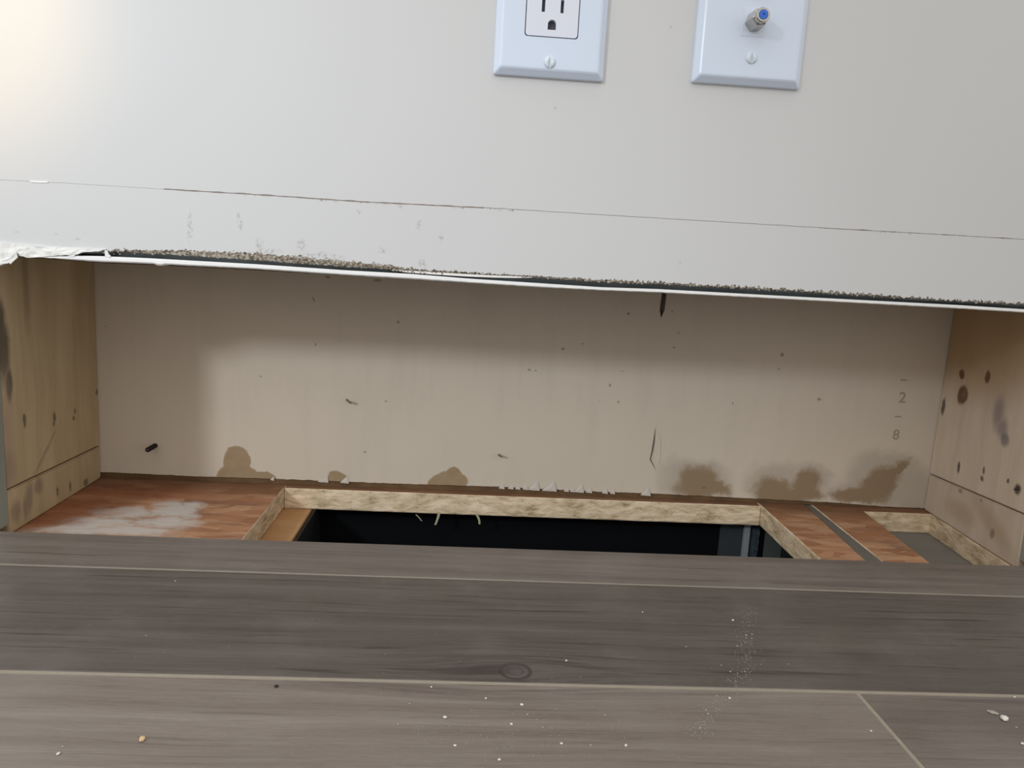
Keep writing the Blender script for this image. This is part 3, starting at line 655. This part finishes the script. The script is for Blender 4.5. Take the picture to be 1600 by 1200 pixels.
# ------------------------------------------------------------------ coax plate
c2 = Vector((.1700, 0, .3774))
co = empty('coax_plate', c2, 'white cover plate with a metal coaxial connector right of the power outlet', 'wall plate')
from_bm('cover_plate', plate_bm(.0708, .114), PLATE, co)
def jack(z, full=True):
    bm = bmesh.new(); rbox(bm, 0, z, .0148, .0165, -.00665, -.006, .0003); from_bm('jack_insert', bm, PLATE, co)
    h = bmesh.new(); lathe(h, [(0, .0056), (.0005, .0061), (.0118, .0056), (.0126, .0048)], (0, 0, 0), (0, -1, 0), 6, .15); bev(h, .0003, 1)
    o = from_bm('hex_body', h, CHROME, co, Vector((0, -.0066, z)))
    b = bmesh.new(); lathe(b, [(0, .0044), (.0034, .0044), (.0040, .0040), (.0040, .0030), (.0032, .0029), (.0032, .0)], (0, 0, 0), (0, -1, 0), 28)
    from_bm('barrel', b, CHROME, o, Vector((0, -.0126, 0)))
    b = bmesh.new(); lathe(b, [(0, .0029), (.0010, .0028), (.0011, .0008), (.0004, .0006), (.0004, 0)], (0, 0, 0), (0, -1, 0), 24)
    from_bm('blue_core', b, BLUE, o, Vector((0, -.0160, 0)))['label'] = 'bright blue insert'
jack(-.0196)
b = bmesh.new(); rbox(b, 0, .0045, .0148, .0165, -.00665, -.006, .0003); from_bm('jack_insert', b, PLATE, co)
b = bmesh.new(); lathe(b, [(0, .0052), (.0030, .0052), (.0034, .0046)], (0, 0, 0), (0, -1, 0), 6); hb = from_bm('hex_nut', b, CHROME, co, Vector((0, -.0066, .0035)))
b = bmesh.new(); lathe(b, [(0, .0036), (.0034, .0036), (.0038, .0030), (.0034, .0020), (.002, 0)], (0, 0, 0), (0, -1, 0), 20); from_bm('barrel', b, CHROME, hb, Vector((0, -.0034, 0)))
screw_part(co, .0008, -.0408, rot=-.1); screw_part(co, 0, .0416, rot=.2)

# ------------------------------------------------------------------ nails and screws inside the bay
def screw(name, base, axis, L, r, mat, label, cat, thread=True, tipmat=None):
    bm = bmesh.new(); prof = []; t_ = -.004
    while t_ < L-r*2.2: prof += [(t_, r*.72), (t_+.0006, r*(1.0 if thread else .72)), (t_+.0009, r*.72)]; t_ += .0014
    prof += [(L, 0)]
    lathe(bm, prof, (0, 0, 0), axis, 12)
    return tag(from_bm(name, bm, mat, None, base, True), label, cat)
screw('drywall_screw', onY(243, 696, YB), (0.02, -1, .03), .023, .0021, STEEL, 'dark drywall screw sticking out low on the left of the back wall', 'screw')
def nail(px, py, tx, ty, L, label):
    A = onY(px, py, YB); B = onY(tx, ty, YB-L); ax = (B-A); bm = bmesh.new()
    lathe(bm, [(-.003, .0010), (ax.length-.0015, .0010), (ax.length, .0003)], (0, 0, 0), ax, 10)
    tag(from_bm('nail', bm, NAILM, None, A, True), label, 'nail')
nail(547, 629, 541, 624, .012, 'short nail tip poking through the middle left of the back wall')
nail(783, 713, 779, 710, .011, 'short nail tip poking through low on the middle of the back wall')
tip = onY(1032, 497, .040); screw('long_screw', tip+Vector((.0022, 0, .040)), (-.045, 0, -1), .040, .0022, STEEL, 'long dark screw point hanging down behind the white lip', 'screw')
A = onY(1590, 768, .02); pr = side_pt(1, 1591, 763)
screw('stud_nail', pr, (-1, -.1, -.3), .0045, .0020, STEEL, 'small dark nail end in the face of the right stud', 'nail', False)

# ------------------------------------------------------------------ crumbs on the planks
def crumb(x, y, s, mat, label, group, name='plaster_crumb', flat=.5, src=None):
    p = onZ(x, y, 0); bm = bmesh.new(); bmesh.ops.create_icosphere(bm, subdivisions=1, radius=1)
    for v in bm.verts: v.co = Vector((v.co.x*s*(1+.5*nz(x, v.co.x*2, v.co.y)), v.co.y*s*.8*(1+.5*nz(y, v.co.y*2, 1)), v.co.z*s*flat*(1+.3*nz(v.co.z, x, y))))
    zmin = min(v.co.z for v in bm.verts)
    o = from_bm(name, bm, mat, None, (p.x, p.y, -zmin-.00002)); o.rotation_euler.z = random.random()*6
    return tag(o, label, 'crumb', group)
for x, y, s_, lb in [(695, 1122, 5.5, 'bright white crumb left of the others below the oval knot'), (815, 1102, 5, 'white crumb straight below the oval knot in the plank'),
        (759, 1092, 3.6, 'small white crumb just under the pale joint left of the knot'), (674, 1074, 3.2, 'tiny white crumb touching the pale joint left of the knot'),
        (711, 1166, 4.5, 'white crumb lowest but one on the plank left of the knot'), (780, 1188, 4.5, 'white crumb at the bottom edge of the photo below the knot'),
        (799, 1132, 4, 'white crumb lying over a dark grain streak below the knot'), (877, 1163, 4.5, 'white crumb near the bottom edge right of the knot'),
        (978, 1166, 5, 'oblong white crumb near the bottom edge well right of the knot'), (885, 1033, 4, 'white crumb on the middle plank just right of the knot'),
        (1004, 957, 3.5, 'small crumb high on the middle plank near its centre'), (1145, 970, 5, 'white crumb at the top of the pale dust trail'),
        (1140, 1092, 4.8, 'white crumb beside the dust trail just below the joint'), (1361, 1143, 3.5, 'small white crumb left of the slanting cross joint'),
        (1585, 1090, 4, 'white crumb at the far right end of the pale joint'), (1597, 1163, 5, 'white crumb cut off by the right edge of the photo'),
        (91, 1179, 5, 'pale crumb in the lower left corner of the floor'), (274, 908, 2.6, 'tiny white speck just below the upper joint at the left')]:
    crumb(x, y, s_/2/2700, CRUMB, lb, None)
crumb(222, 1157, 4.8/2700, plain('tan_chip', (.72, .52, .28), .7, .3), 'tan wood chip lying on the planks at the lower left', None, 'wood_chip')
crumb(1570, 1125, 7/2700, CRUMB, 'largest white plaster lump on the plank at the far right', None, flat=.4)
crumb(1551, 1114, 7/2700, plain('tan_flake', (.42, .38, .31), .8, .2), 'flat tan flake beside the largest plaster lump', None, 'plaster_flake', flat=.15)
crumb(432, 1073, 3.6/2700, plain('dark_chip', (.03, .027, .025), .7, .2), 'small black chip on the plank just below the pale joint', None, 'dark_chip', flat=.25)
bm = bmesh.new()
def dust(x, y, s):
    p = onZ(x, y, 0); bmesh.ops.create_icosphere(bm, subdivisions=1, radius=s, matrix=Matrix.Translation((p.x, p.y, s*.4)) @ Matrix.Diagonal((1, 1, .5, 1)))
for x, y, s_ in [(640, 1100, 2.8), (824, 1117, 3.5), (945, 1118, 3), (848, 1137, 3), (622, 1132, 3), (1072, 1011, 3), (1166, 993, 3.5), (1120, 1088, 3.2), (1588, 1137, 3.5), (839, 1125, 2.5), (923, 1165, 3.5), (228, 993, 2.5), (98, 1167, 3),
                (1232, 1038, 2.6), (1094, 1138, 3.6), (1106, 1116, 3.6), (1103, 1110, 3.5), (1152, 1010, 3.5), (1141, 1050, 3.5), (1164, 1050, 3), (1127, 1040, 2.5), (600, 910, 2)]: dust(x, y, s_/2/2900)
for k in range(420):
    u = random.random(); w = 14+8*u; dust(1168-80*max(0, u-.45)/.55+random.gauss(0, w*.6), 950+u*200, random.uniform(.00010, .00032))
for k in range(520): dust(random.uniform(0, 1600), 890+310*random.random()**.7, random.uniform(.00006, .0002))
for k in range(160): dust(random.gauss(830, 130), random.gauss(1140, 40), random.uniform(.0001, .0003))
tag(from_bm('plaster_dust', bm, plain('pale_dust', (.42, .385, .35), .95, .1)), 'fine pale plaster dust scattered over the dark planks', 'dust', kind='stuff')
